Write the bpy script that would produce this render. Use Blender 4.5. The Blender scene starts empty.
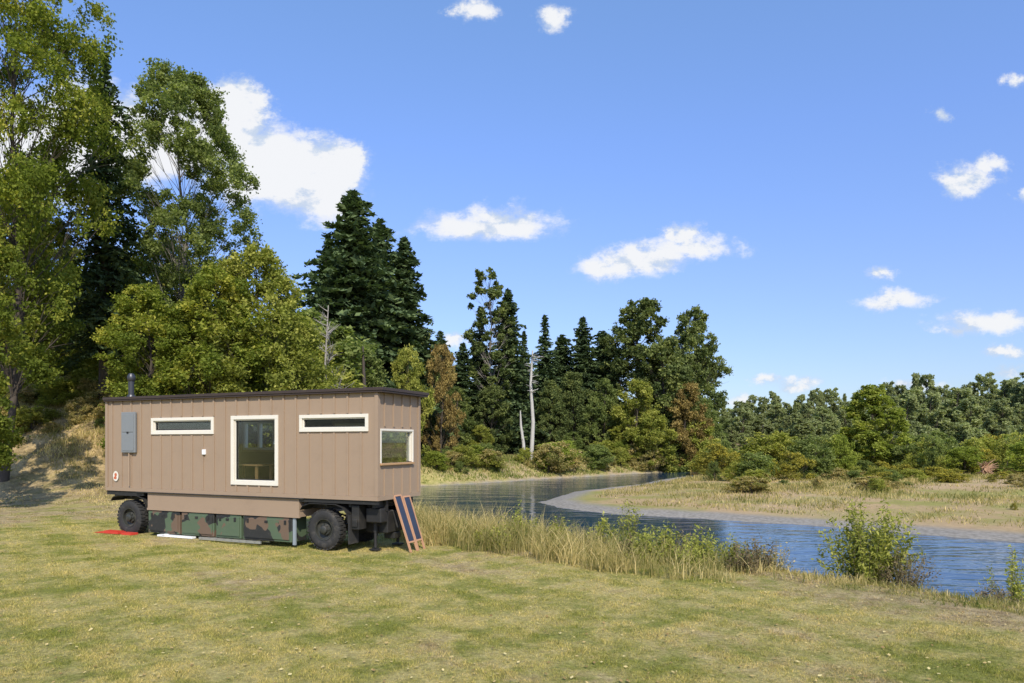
import bpy, math, random
import numpy as np
from mathutils import Vector
R=math.radians
rng=np.random.default_rng(7); random.seed(7)
sc=bpy.context.scene; COL=sc.collection
CH=2.7; F=683.0; HY=443.0
sc.view_settings.view_transform='Standard'; sc.view_settings.look='None'; sc.view_settings.exposure=0
# ---------------------------------------------------------------- camera
cd=bpy.data.cameras.new('camera'); cam=bpy.data.objects.new('camera',cd); COL.objects.link(cam)
cam.location=(0,0,CH); cam.rotation_euler=(R(90),0,0)
cd.lens=24; cd.sensor_width=36; cd.shift_y=0.0991; cd.clip_end=8000; cd.clip_start=0.1
sc.camera=cam
# ---------------------------------------------------------------- light
S=Vector((0.27,-1.0,0)).normalized(); EL=R(42)
S=Vector((S.x*math.cos(EL),S.y*math.cos(EL),math.sin(EL)))
sd=bpy.data.lights.new('sun','SUN'); sd.energy=5.0; sd.angle=R(0.5); sd.color=(1,0.93,0.80)
so=bpy.data.objects.new('sun',sd); COL.objects.link(so); so.rotation_euler=S.to_track_quat('Z','Y').to_euler(); so.location=(0,0,60)

def N(nt,t,**kw):
    n=nt.nodes.new(t)
    for k,v in kw.items(): setattr(n,k,v)
    return n
def setin(nt,sock,v):
    if isinstance(v,bpy.types.NodeSocket): nt.links.new(v,sock)
    else: sock.default_value=v
def M_(nt,op,a,b=None,c=None,clamp=False):
    n=N(nt,'ShaderNodeMath',operation=op); n.use_clamp=clamp
    setin(nt,n.inputs[0],a)
    if b is not None: setin(nt,n.inputs[1],b)
    if c is not None: setin(nt,n.inputs[2],c)
    return n.outputs[0]
def VM(nt,op,a,b=None):
    n=N(nt,'ShaderNodeVectorMath',operation=op); setin(nt,n.inputs[0],a)
    if b is not None: setin(nt,n.inputs[1],b)
    return n.outputs['Value'] if op in('LENGTH','DOT_PRODUCT') else n.outputs[0]
def MIX(nt,f,a,b,mode='MIX'):
    n=N(nt,'ShaderNodeMix',data_type='RGBA',blend_type=mode)
    def cc(v): return (*v,1) if isinstance(v,tuple) and len(v)==3 else v
    setin(nt,n.inputs[0],f); setin(nt,n.inputs[6],cc(a)); setin(nt,n.inputs[7],cc(b)); return n.outputs[2]
def SM(nt,x,a,b):
    n=N(nt,'ShaderNodeMapRange',interpolation_type='SMOOTHSTEP'); setin(nt,n.inputs[0],x)
    n.inputs[1].default_value=a; n.inputs[2].default_value=b; return n.outputs[0]
def NOI(nt,vec,scale,detail=4,rough=.55,out=0):
    n=N(nt,'ShaderNodeTexNoise'); 
    if vec is not None: nt.links.new(vec,n.inputs['Vector'])
    n.inputs['Scale'].default_value=scale; n.inputs['Detail'].default_value=detail; n.inputs['Roughness'].default_value=rough
    return n.outputs[out]
# ---------------------------------------------------------------- sky
w=bpy.data.worlds.new('World'); sc.world=w; w.use_nodes=True; nt=w.node_tree; nt.nodes.clear()
sky=N(nt,'ShaderNodeTexSky',sky_type='NISHITA'); sky.sun_disc=False; sky.sun_elevation=EL
sky.sun_rotation=math.atan2(S.x,S.y); sky.air_density=1.0; sky.dust_density=0.6; sky.ozone_density=2.2; sky.altitude=50
tc=N(nt,'ShaderNodeTexCoord'); sx=N(nt,'ShaderNodeSeparateXYZ'); nt.links.new(tc.outputs['Generated'],sx.inputs[0])
yy=M_(nt,'MAXIMUM',sx.outputs[1],0.03)
u=M_(nt,'DIVIDE',sx.outputs[0],yy); v=M_(nt,'DIVIDE',sx.outputs[2],yy)
cb=N(nt,'ShaderNodeCombineXYZ'); nt.links.new(u,cb.inputs[0]); nt.links.new(v,cb.inputs[1]); uv=cb.outputs[0]
wn=NOI(nt,uv,9,7,.68,1); wv=VM(nt,'MULTIPLY',VM(nt,'SUBTRACT',wn,(.5,.5,.5)),(.15,.065,0)); wuv=VM(nt,'ADD',uv,wv)
clouds=[(40,150,62,52),(85,135,60,48),(120,140,60,44),(165,135,56,36),(215,128,48,34),(300,176,66,40),(262,165,52,40),(336,168,32,28),(230,105,34,22),(490,224,70,16),(490,212,38,13),
(605,266,36,12),(645,256,46,15),(692,250,48,13),(683,236,15,13),(960,180,30,16),(978,168,18,10),(878,270,18,7),(896,297,38,9),(885,300,24,8),
(985,321,48,11),(960,326,26,7),(1006,350,20,6),(560,22,22,13),(468,8,18,11),(946,116,12,8),(1018,80,12,6),(452,340,16,8),(1016,368,20,7),
(918,384,28,6),(800,386,24,6),(768,381,14,5),(1022,196,10,7),(745,400,20,5),(1150,250,60,20),(-150,200,90,40),(1300,320,80,14)]
den=None
for i_c,(a,b,c,d) in enumerate(clouds):
    k=VM(nt,'MULTIPLY',VM(nt,'SUBTRACT',wuv,((a-512)/F,(HY-b)/F,0)),(F/(c*1.30),F/(d*1.30),0))
    l=M_(nt,'SUBTRACT',1.0,VM(nt,'LENGTH',k))
    l=M_(nt,'MULTIPLY',l,1.5 if i_c<9 else min(1.0,.45+d/34))
    den=l if den is None else M_(nt,'MAXIMUM',den,l)
fb=NOI(nt,VM(nt,'MULTIPLY',uv,(.8,1.25,1)),20,9,.66)
dd=M_(nt,'ADD',den,M_(nt,'MULTIPLY',M_(nt,'SUBTRACT',fb,.53),1.35))
mask=M_(nt,'MULTIPLY',M_(nt,'MULTIPLY',SM(nt,dd,-0.08,.56),SM(nt,sx.outputs[1],.04,.12)),.97)
fb2=NOI(nt,VM(nt,'ADD',VM(nt,'MULTIPLY',uv,(.8,1.25,1)),(.008,.018,0)),18,5,.55)
cloud_shading=SM(nt,M_(nt,'ADD',dd,M_(nt,'MULTIPLY',M_(nt,'SUBTRACT',fb,fb2),2.8)),-.02,.60)
ccol=MIX(nt,cloud_shading,(.62,.72,.88),(.95,.96,.98))  # shaded grey-blue and sunlit white sides painted into the cloud colour
rp=N(nt,'ShaderNodeValToRGB'); nt.links.new(sx.outputs[2],rp.inputs[0]); e=rp.color_ramp.elements
e[0].position=0; e[0].color=(.34,.37,.45,1); e[1].position=1; e[1].color=(.76,.83,.92,1)
for p_,c_ in ((.10,(.42,.43,.53,1)),(.22,(.50,.51,.65,1)),(.40,(.59,.64,.82,1)),(.6,(.70,.79,.89,1))): q_=e.new(p_); q_.color=c_
hs=MIX(nt,1.0,sky.outputs[0],VM(nt,'MULTIPLY',rp.outputs[0],(2,2,2)),'MULTIPLY')
bg=N(nt,'ShaderNodeBackground'); nt.links.new(hs,bg.inputs[0]); bg.inputs[1].default_value=.15
bc=N(nt,'ShaderNodeBackground'); nt.links.new(ccol,bc.inputs[0]); bc.inputs[1].default_value=.97
ms=N(nt,'ShaderNodeMixShader'); nt.links.new(mask,ms.inputs[0]); nt.links.new(bg.outputs[0],ms.inputs[1]); nt.links.new(bc.outputs[0],ms.inputs[2])
wo=N(nt,'ShaderNodeOutputWorld'); nt.links.new(ms.outputs[0],wo.inputs[0])
# ---------------------------------------------------------------- materials
def newmat(name):
    m=bpy.data.materials.new(name); m.use_nodes=True; nt=m.node_tree; nt.nodes.clear()
    o=N(nt,'ShaderNodeOutputMaterial'); return m,nt,o
def pbr(name,col,rough=.6,var=.15,scale=6,metal=0,bump=0,bscale=40,spec=.4,dirt=None):
    m,nt,o=newmat(name); b=N(nt,'ShaderNodeBsdfPrincipled'); t=N(nt,'ShaderNodeTexCoord')
    n=NOI(nt,t.outputs['Object'],scale,6,.65)
    c=MIX(nt,n,tuple(x*(1-var) for x in col),tuple(min(1,x*(1+var)) for x in col))
    if dirt:
        c=MIX(nt,M_(nt,'MULTIPLY',SM(nt,NOI(nt,t.outputs['Object'],scale*.5,8,.7),.5,.75),.7),c,dirt)
    nt.links.new(c,b.inputs['Base Color']); b.inputs['Roughness'].default_value=rough; b.inputs['Metallic'].default_value=metal
    b.inputs['Specular IOR Level'].default_value=spec
    if bump:
        bp=N(nt,'ShaderNodeBump'); bp.inputs['Strength'].default_value=bump; bp.inputs['Distance'].default_value=.01
        nt.links.new(NOI(nt,t.outputs['Object'],bscale,5),bp.inputs['Height']); nt.links.new(bp.outputs[0],b.inputs['Normal'])
    nt.links.new(b.outputs[0],o.inputs[0]); return m
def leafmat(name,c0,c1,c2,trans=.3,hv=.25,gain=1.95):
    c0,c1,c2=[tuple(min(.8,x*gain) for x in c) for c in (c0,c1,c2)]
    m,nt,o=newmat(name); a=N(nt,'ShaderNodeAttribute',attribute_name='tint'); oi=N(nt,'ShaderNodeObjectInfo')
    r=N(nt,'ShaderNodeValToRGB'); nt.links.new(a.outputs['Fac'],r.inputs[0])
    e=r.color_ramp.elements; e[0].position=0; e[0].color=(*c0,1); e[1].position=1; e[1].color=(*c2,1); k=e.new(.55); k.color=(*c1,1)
    vv=M_(nt,'ADD',1-hv/2,M_(nt,'MULTIPLY',oi.outputs['Random'],hv))
    cx=N(nt,'ShaderNodeCombineXYZ'); 
    for i in range(3): nt.links.new(vv,cx.inputs[i])
    c=MIX(nt,1.0,r.outputs[0],cx.outputs[0],'MULTIPLY')
    d=N(nt,'ShaderNodeBsdfDiffuse'); tr=N(nt,'ShaderNodeBsdfTranslucent'); nt.links.new(c,d.inputs[0])
    nt.links.new(MIX(nt,1.0,c,(1.15,1.25,.6),'MULTIPLY'),tr.inputs[0])
    s=N(nt,'ShaderNodeMixShader'); s.inputs[0].default_value=min(.5,trans+.08); nt.links.new(d.outputs[0],s.inputs[1]); nt.links.new(tr.outputs[0],s.inputs[2])
    nt.links.new(s.outputs[0],o.inputs[0]); return m
L_maple=leafmat('leaf_maple',(.045,.060,.012),(.095,.112,.020),(.20,.185,.035),.38,gain=2.15)
L_cotton=leafmat('leaf_cottonwood',(.050,.066,.022),(.095,.112,.036),(.16,.175,.058),.38,gain=2.2)
L_willow=leafmat('leaf_willow',(.075,.085,.018),(.145,.152,.032),(.25,.235,.06),.35,gain=2.05)
L_bright=leafmat('leaf_bright',(.080,.100,.020),(.145,.165,.032),(.24,.24,.055),.4,gain=2.1)
L_dark=leafmat('leaf_dark',(.034,.046,.017),(.070,.085,.030),(.125,.135,.042),.28,gain=2.3)
L_brown=leafmat('leaf_brown',(.06,.045,.018),(.14,.10,.035),(.22,.17,.06),.25,gain=2.1)
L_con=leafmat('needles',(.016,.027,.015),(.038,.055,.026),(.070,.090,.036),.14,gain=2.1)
L_far_haze=leafmat('leaf_far_haze',(.088,.100,.050),(.135,.148,.066),(.190,.195,.085),.30,.45,2.15)  # distance haze put into the leaf colour as a paler green
L_yel=leafmat('leaf_yellow',(.10,.11,.03),(.20,.18,.04),(.40,.32,.05),.35,gain=1.6)
L_tall=leafmat('tall_grass_blades',(.10,.125,.03),(.36,.29,.12),(.66,.52,.26),.35,0,1.2)
L_weed=leafmat('weed',(.05,.045,.03),(.12,.09,.05),(.22,.17,.09),.2,gain=1.4)
BARK=pbr('bark',(.07,.055,.042),.9,.4,5,bump=.6,bscale=18)
BARKL=pbr('pale_bark',(.20,.18,.155),.9,.3,5,bump=.4,bscale=18)
SNAG=pbr('snag_wood',(.42,.395,.35),.8,.25,3,bump=.4)
SNAG2=pbr('grey_dead_wood',(.28,.255,.22),.85,.25,3,bump=.4)
# ---------------------------------------------------------------- terrain
pts=[(140,150,'o'),(80,125,'o'),(30,104,'o'),(19.7,92,'o'),(10.7,83,'o'),(.8,72,'o'),(-6.7,64,'o'),(-12,61.5,'o'),(-22,63,'o'),(-50,80,'o'),(-110,112,'n'),
(-110,100,'n'),(-50,70,'n'),(-25,57,'n'),(-13,49,'n'),(-8,42,'n'),(-3,32,'n'),(1.5,25,'n'),(5,21.5,'n'),(8.3,19,'n'),(11.5,15.8,'n'),(16,12.5,'n'),(30,5,'n'),(70,-15,'b'),
(90,0,'b'),(35,18,'b'),(20.3,27.5,'b'),(13.7,33,'b'),(9.6,35.6,'b'),(5.9,38,'b'),(2.9,42,'b'),(2.0,46,'b'),(5.5,55.8,'b'),(12.8,68,'b'),(20.4,82,'b'),(30,93,'b'),(80,110,'b'),(140,130,'b')]
TY={'o':0,'n':1,'b':2}
def sstep(x,a,b):
    t=np.clip((x-a)/(b-a),0,1); return t*t*(3-2*t)
def wob(X,Y,s,sd):
    return (np.sin(X*s+sd)*np.cos(Y*s*1.13+sd*2.1)+.5*np.sin(X*s*2.3+Y*s*1.7+sd*3)+.3*np.cos(X*s*4.1-Y*s*3.7+sd))/1.8
def river(X,Y):
    best=np.full(X.shape,1e9); ty=np.zeros(X.shape,int); ins=np.zeros(X.shape,bool); n=len(pts)
    for i in range(n):
        x0,y0,t=pts[i]; x1,y1,_=pts[(i+1)%n]
        dx,dy=x1-x0,y1-y0; q=np.clip(((X-x0)*dx+(Y-y0)*dy)/(dx*dx+dy*dy),0,1)
        ds=np.hypot(X-x0-q*dx,Y-y0-q*dy); m=ds<best; best[m]=ds[m]; ty[m]=TY[t]
        c=((y0>Y)!=(y1>Y)); xx=x0+(Y-y0)*dx/(dy if dy!=0 else 1e-9)
        ins^=(c&(X<xx))
    d=np.where(ins,-best,best); d=d+wob(X,Y,.45,1)*.5*np.clip(best/3+.3,0,1)+wob(X,Y,.13,4)*.8
    return d,ty
def height(X,Y):
    X=np.asarray(X,float); Y=np.asarray(Y,float); d,ty=river(X,Y)
    WZ=-1.3
    zn=WZ+1.3*sstep(d,-.2,6.3)
    zo=WZ+1.9*sstep(d,-.3,5)+np.clip((d-5)*.05,0,2.2)
    zb=WZ+np.clip(d,0,60)*.035+.12*sstep(d,0,1.5)
    z=np.select([ty==0,ty==1],[zo,zn],zb)
    z=np.where(d<0,WZ-.02+np.maximum(d*.35,-1.2),z)
    hm=sstep(Y,29,45)*sstep(-X,14,25)*sstep(d,2,14)
    hill=5.6*hm+hm*(1-hm)*4*(.35*wob(X,Y,.5,3)+.15*wob(X,Y,1.3,8))
    z=z+hill+wob(X,Y,.25,2)*.05*sstep(d,0,3)+wob(X,Y,1.4,5)*.018*sstep(d,0,3)
    far=sstep(np.hypot(X,Y),300,1200); z=z*(1-far)
    return z,d,ty
def hz(x,y): 
    return float(height(np.array([x]),np.array([y]))[0][0])
def npmesh(name,V,Fc,mats,attrs=None,smooth=False):
    me=bpy.data.meshes.new(name); V=np.asarray(V,np.float32); Fc=np.asarray(Fc,np.int32); n,k=Fc.shape
    me.vertices.add(len(V)); me.vertices.foreach_set('co',V.ravel())
    me.loops.add(n*k); me.loops.foreach_set('vertex_index',Fc.ravel())
    me.polygons.add(n); me.polygons.foreach_set('loop_start',np.arange(n,dtype=np.int32)*k)
    me.polygons.foreach_set('loop_total',np.full(n,k,np.int32))
    if smooth: me.polygons.foreach_set('use_smooth',np.ones(n,bool))
    for nm,(dom,arr) in (attrs or {}).items():
        a=me.attributes.new(nm,'FLOAT',dom); a.data.foreach_set('value',np.asarray(arr,np.float32))
    for m in mats: me.materials.append(m)
    me.update(); me.validate(); return me
def link(name,me,parent=None):
    o=bpy.data.objects.new(name,me); COL.objects.link(o)
    if parent: o.parent=parent
    return o
def tag(o,label=None,cat=None,group=None,kind=None):
    if label: o['label']=label
    if cat: o['category']=cat
    if group: o['group']=group
    if kind: o['kind']=kind
    return o
def empty(name,loc,rz=0):
    o=bpy.data.objects.new(name,None); COL.objects.link(o); o.location=loc; o.rotation_euler=(0,0,rz); return o

def drymask(X,Y,d):
    m=sstep(d,14,5)*.34*sstep(X,-7,0)+.38*wob(X,Y,.5,7)+.30*wob(X,Y,1.9,3)
    return np.clip(m+.12*sstep(Y,16,26)+.45*sstep(Y,22,28)*sstep(-X,8,13),0,1)
n=441; t=np.linspace(-1,1,n); gx=9*np.sinh(6.32*t)+2; gy=20+9*np.sinh(6.32*t)
GX,GY=np.meshgrid(gx,gy); Z,Dd,Ty=height(GX,GY)
V=np.stack([GX,GY,Z],-1).reshape(-1,3); ii=np.arange(n*n).reshape(n,n)
Fc=np.stack([ii[:-1,:-1],ii[:-1,1:],ii[1:,1:],ii[1:,:-1]],-1).reshape(-1,4)
barA=np.where(Ty==2,1.0,0.0)*sstep(Dd,-3,-.5); barA=np.maximum(barA,sstep(-Dd,-1.0,.2))
shore=np.where(Ty==2,sstep(-Dd,-2.8,-1.3),sstep(-Dd,-1.2,0))
slope=.9*sstep(GY,28,36)*sstep(-GX,12,20)*(Ty==1)
forest=np.clip(sstep(Dd,1,6)*(Ty==0),0,1)
dry=drymask(GX,GY,Dd)
def lawncol(nt):
    g=N(nt,'ShaderNodeNewGeometry').outputs['Position']; a=N(nt,'ShaderNodeAttribute',attribute_name='dry').outputs['Fac']
    n1=NOI(nt,g,.45,5,.6); n2=NOI(nt,g,3.2,5,.65); n3=NOI(nt,g,1.3,7,.75)
    grn=MIX(nt,n2,(.165,.185,.038),(.30,.295,.072))
    yel=MIX(nt,n2,(.37,.305,.105),(.58,.48,.20))
    f=SM(nt,M_(nt,'ADD',M_(nt,'MULTIPLY',n1,.45),M_(nt,'MULTIPLY',n3,.62)),.42,.61)
    c=MIX(nt,f,grn,yel)
    bare=MIX(nt,SM(nt,n2,.3,.7),(.25,.175,.10),(.52,.40,.23))
    f2=M_(nt,'MULTIPLY',SM(nt,M_(nt,'ADD',M_(nt,'MULTIPLY',a,.45),M_(nt,'ADD',M_(nt,'MULTIPLY',n1,.35),M_(nt,'MULTIPLY',n3,.60))),.54,.76),.85)
    return MIX(nt,f2,c,bare),g,n1,n2
m,nt,o=newmat('ground'); c,g,n1,n2=lawncol(nt)
b=N(nt,'ShaderNodeBsdfPrincipled'); b.inputs['Roughness'].default_value=.95; b.inputs['Specular IOR Level'].default_value=.1
at=lambda nm:N(nt,'ShaderNodeAttribute',attribute_name=nm).outputs['Fac']
fine=NOI(nt,g,16,7,.8); 
c=MIX(nt,.60,c,MIX(nt,SM(nt,fine,.34,.68),(.38,.38,.38),(1.45,1.45,1.45)),'MULTIPLY')
vo=N(nt,'ShaderNodeTexVoronoi'); vo.inputs['Scale'].default_value=5; nt.links.new(g,vo.inputs['Vector'])
stone=MIX(nt,vo.outputs['Distance'],(.42,.39,.34),(.22,.20,.17)); stone=MIX(nt,fine,MIX(nt,.5,stone,(.15,.13,.10)),stone)
barv=MIX(nt,SM(nt,NOI(nt,g,.22,5,.6),.42,.60),(.48,.34,.18),(.30,.29,.08)); barv=MIX(nt,SM(nt,n2,.35,.7),MIX(nt,.4,barv,(.22,.16,.08)),barv)
barv=MIX(nt,M_(nt,'MULTIPLY',SM(nt,NOI(nt,g,.09,4,.6),.48,.6),.5),barv,(.46,.33,.20))
barc=MIX(nt,at('shore'),barv,stone)
c=MIX(nt,at('bar'),c,barc)
c=MIX(nt,at('forest'),c,MIX(nt,n2,(.12,.09,.05),(.32,.24,.12)))
c=MIX(nt,at('slope'),c,MIX(nt,SM(nt,NOI(nt,g,.9,7,.75),.38,.62),(.15,.11,.05),(.50,.36,.18)))
nt.links.new(c,b.inputs['Base Color'])
bp=N(nt,'ShaderNodeBump'); bp.inputs['Strength'].default_value=.9; bp.inputs['Distance'].default_value=.06; nt.links.new(fine,bp.inputs['Height']); nt.links.new(bp.outputs[0],b.inputs['Normal'])
nt.links.new(b.outputs[0],o.inputs[0]); GM=m
me=npmesh('ground',V,Fc,[GM],{'bar':('POINT',barA.ravel()),'shore':('POINT',shore.ravel()),'forest':('POINT',forest.ravel()),'slope':('POINT',slope.ravel()),'dry':('POINT',dry.ravel())},True)
tag(link('ground',me),kind='structure')
# water
m,nt,o=newmat('river_water'); b=N(nt,'ShaderNodeBsdfPrincipled'); b.inputs['Base Color'].default_value=(.010,.040,.085,1); b.inputs['Roughness'].default_value=.05; b.inputs['IOR'].default_value=1.33
g=N(nt,'ShaderNodeNewGeometry').outputs['Position']; mp=VM(nt,'MULTIPLY',g,(.7,1.8,1))
h=M_(nt,'ADD',M_(nt,'MULTIPLY',NOI(nt,mp,1.3,3,.5),.6),M_(nt,'MULTIPLY',NOI(nt,mp,.3,2,.5),1.6))
bp=N(nt,'ShaderNodeBump'); bp.inputs['Strength'].default_value=.6; bp.inputs['Distance'].default_value=.08; nt.links.new(h,bp.inputs['Height']); nt.links.new(bp.outputs[0],b.inputs['Normal'])
nt.links.new(b.outputs[0],o.inputs[0])
me=npmesh('river_water',[(-115,-25,-1.3),(145,-25,-1.3),(145,155,-1.3),(-115,155,-1.3)],[(0,1,2,3)],[m])
tag(link('river_water',me),kind='structure')
# ---------------------------------------------------------------- lawn blades (stuff)
def blades(P,h,wd,lean,r,seg=1):
    n=len(P); a=r.uniform(0,2*np.pi,n); wx=np.cos(a)*wd/2; wy=np.sin(a)*wd/2
    la=r.uniform(0,2*np.pi,n); lx=np.cos(la)*lean*h; ly=np.sin(la)*lean*h
    if seg==1:
        V=np.zeros((n,3,3)); V[:,0]=P+np.stack([wx,wy,0*wx],-1); V[:,1]=P-np.stack([wx,wy,0*wx],-1); V[:,2]=P+np.stack([lx,ly,h],-1)
        return V.reshape(-1,3),np.arange(n*3).reshape(-1,3)
    V=np.zeros((n,8,3)); 
    for k,(s,ww) in enumerate([(0,1),(.4,.9),(.75,.6),(1,.12)]):
        c=P+np.stack([lx*s*s,ly*s*s,h*(s-.25*np.minimum(lean,1)*s*s)],-1)
        V[:,2*k]=c+np.stack([wx,wy,0*wx],-1)*ww; V[:,2*k+1]=c-np.stack([wx,wy,0*wx],-1)*ww
    b=(np.arange(n)*8)[:,None]; Fx=np.concatenate([b+np.array([[0,1,3,2]]),b+np.array([[2,3,5,4]]),b+np.array([[4,5,7,6]])],1).reshape(-1,4)
    return V.reshape(-1,3),Fx
m,nt,o=newmat('lawn_grass'); c,g,_,_=lawncol(nt)
ta=N(nt,'ShaderNodeAttribute',attribute_name='tint').outputs['Fac']
c=MIX(nt,1.0,c,MIX(nt,ta,(.55,.66,.48),(1.8,1.68,1.5)),'MULTIPLY')
d=N(nt,'ShaderNodeBsdfDiffuse'); tr=N(nt,'ShaderNodeBsdfTranslucent'); nt.links.new(c,d.inputs[0]); nt.links.new(c,tr.inputs[0])
s=N(nt,'ShaderNodeMixShader'); s.inputs[0].default_value=.4; nt.links.new(d.outputs[0],s.inputs[1]); nt.links.new(tr.outputs[0],s.inputs[2]); nt.links.new(s.outputs[0],o.inputs[0]); LG=m
K=560000
q=rng.uniform(0,1,K); Yb=7.0*(26/7.0)**(q**.95); Xb=rng.uniform(-1,1,K)*(Yb*.80+.5)
zb,db,tb=height(Xb,Yb); dm=drymask(Xb,Yb,db)
cl=.5+.5*wob(Xb,Yb,3.1,2)+.35*wob(Xb,Yb,8.5,9)
keep=(db>1.0)&(tb==1)&(rng.uniform(0,1,K)>dm*.85)&(cl+rng.normal(0,.3,K)>.22)
Xb,Yb,zb,dm,cl=Xb[keep],Yb[keep],zb[keep],dm[keep],cl[keep]; k=len(Xb)
hh=(.016+.030*np.clip(cl,0,1.2)**2*rng.uniform(.4,1.4,k))*(1-.4*dm)*(1+Yb*.012)
Vb,Fb=blades(np.stack([Xb,Yb,zb-.004],-1),hh,.003+.0007*Yb,rng.uniform(.2,1.3,k),rng)
me=npmesh('lawn_grass',Vb,Fb,[LG],{'tint':('FACE',rng.uniform(0,1,k)),'dry':('POINT',np.repeat(dm,3))})
tag(link('lawn_grass',me),'short patchy green and straw coloured lawn in the foreground','grass',kind='stuff')
# fallen leaves
K=1500; Yl=7.3*(20/7.3)**rng.uniform(0,1,K); Xl=rng.uniform(-1,1,K)*Yl*.78; zl,dl,_=height(Xl,Yl); kk=dl>4; Xl,Yl,zl=Xl[kk],Yl[kk],zl[kk]; K=len(Xl)
def leafquads(C,s,r,aspect=.6,up=0.3):
    n=len(C); nn=r.normal(size=(n,3)); nn[:,2]=nn[:,2]+up*np.sign(nn[:,2]+.3)*1.5; nn/=np.linalg.norm(nn,axis=1)[:,None]
    t=np.cross(nn,r.normal(size=(n,3))); t/=np.linalg.norm(t,axis=1)[:,None]+1e-9; b=np.cross(nn,t)
    s=np.broadcast_to(s,(n,))[:,None]; V=np.stack([C-t*s,C-b*s*aspect,C+t*s,C+b*s*aspect],1)
    return V.reshape(-1,3),np.arange(4*n).reshape(-1,4)
Vl,Fl=leafquads(np.stack([Xl,Yl,zl+.03],-1),rng.uniform(.014,.034,K),rng,.7,3)
me=npmesh('fallen_leaves',Vl,Fl,[leafmat('fallen_leaf',(.22,.14,.06),(.45,.33,.14),(.62,.52,.25),.1,0,1.1)],{'tint':('FACE',rng.uniform(0,1,K))})
tag(link('fallen_leaves',me),'dry yellow and brown leaves scattered over the lawn','leaves',kind='stuff')
# tall bank grass
def tallpatch(name,cnt,xr,yr,dr,tyv,hfun,wd,label,matx,bias,cs=.9,thr=.25,keepf=None):
    X=rng.uniform(*xr,cnt); Y=rng.uniform(*yr,cnt); z,d,ty=height(X,Y)
    cl=.5+.5*wob(X,Y,cs,3)+.35*wob(X,Y,cs*2.7,6)
    kk=(d>dr[0])&(d<dr[1]+.9*wob(X,Y,.8,11))&(ty==tyv)&(cl+rng.normal(0,.15,cnt)>thr)
    if keepf is not None: kk&=keepf(X,Y)
    X,Y,z,cl=X[kk],Y[kk],z[kk],cl[kk]; k=len(X)
    h=hfun(X,Y)*np.clip(.30+.85*cl,.2,1.4)*rng.uniform(.3,1.15,k)
    V,Fx=blades(np.stack([X,Y,z-.02],-1),h,wd,rng.uniform(.1,.9,k),rng,2)
    tt=np.clip(bias+rng.normal(0,.18,k)+.38*wob(X,Y,.9,8)+.25*wob(X,Y,2.6,1),0,1)
    me=npmesh(name,V,Fx,[matx],{'tint':('FACE',np.repeat(tt,3))})
    return tag(link(name,me),label,'grass',kind='stuff')
tallpatch('tall_bank_grass',95000,(-4,6.0),(13,32),(2.2,7.8),1,lambda X,Y:.98*sstep(-X,-8.5,0.5)+.08,.016,'tall straw yellow grass along the near riverbank',L_tall,.60,2.3,.60,lambda X,Y:rng.uniform(0,1,X.shape)<1.05-.13*np.clip(X,0,9))
tallpatch('short_bank_weeds',130000,(-2,20),(7,26),(.8,6.4),1,lambda X,Y:.24+0*X,.014,'low brown and green weeds on the bank slope at the right',L_tall,.36,1.6,.20)
tallpatch('gravel_bar_grass',170000,(3,75),(28,100),(3.2,60),2,lambda X,Y:.14+.0055*Y,.045,'dry low grass and weeds growing on the gravel bar',L_tall,.46,.23,.42)
tallpatch('far_bank_grass',90000,(-14,34),(58,120),(.6,14),0,lambda X,Y:.55+0*X,.09,'green and dry grass on the far riverbank below the forest',leafmat('bank_green',(.10,.13,.03),(.20,.21,.06),(.42,.34,.15),.3,0,1.25),.5,.3,.2)
tallpatch('hillside_dry_grass',100000,(-42,-12),(26,50),(3,99),1,lambda X,Y:.12+.25*sstep(Y,32,38),.035,'dry golden grass on the slope at the left behind the trailer',L_tall,.60,.6,.5)
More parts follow.
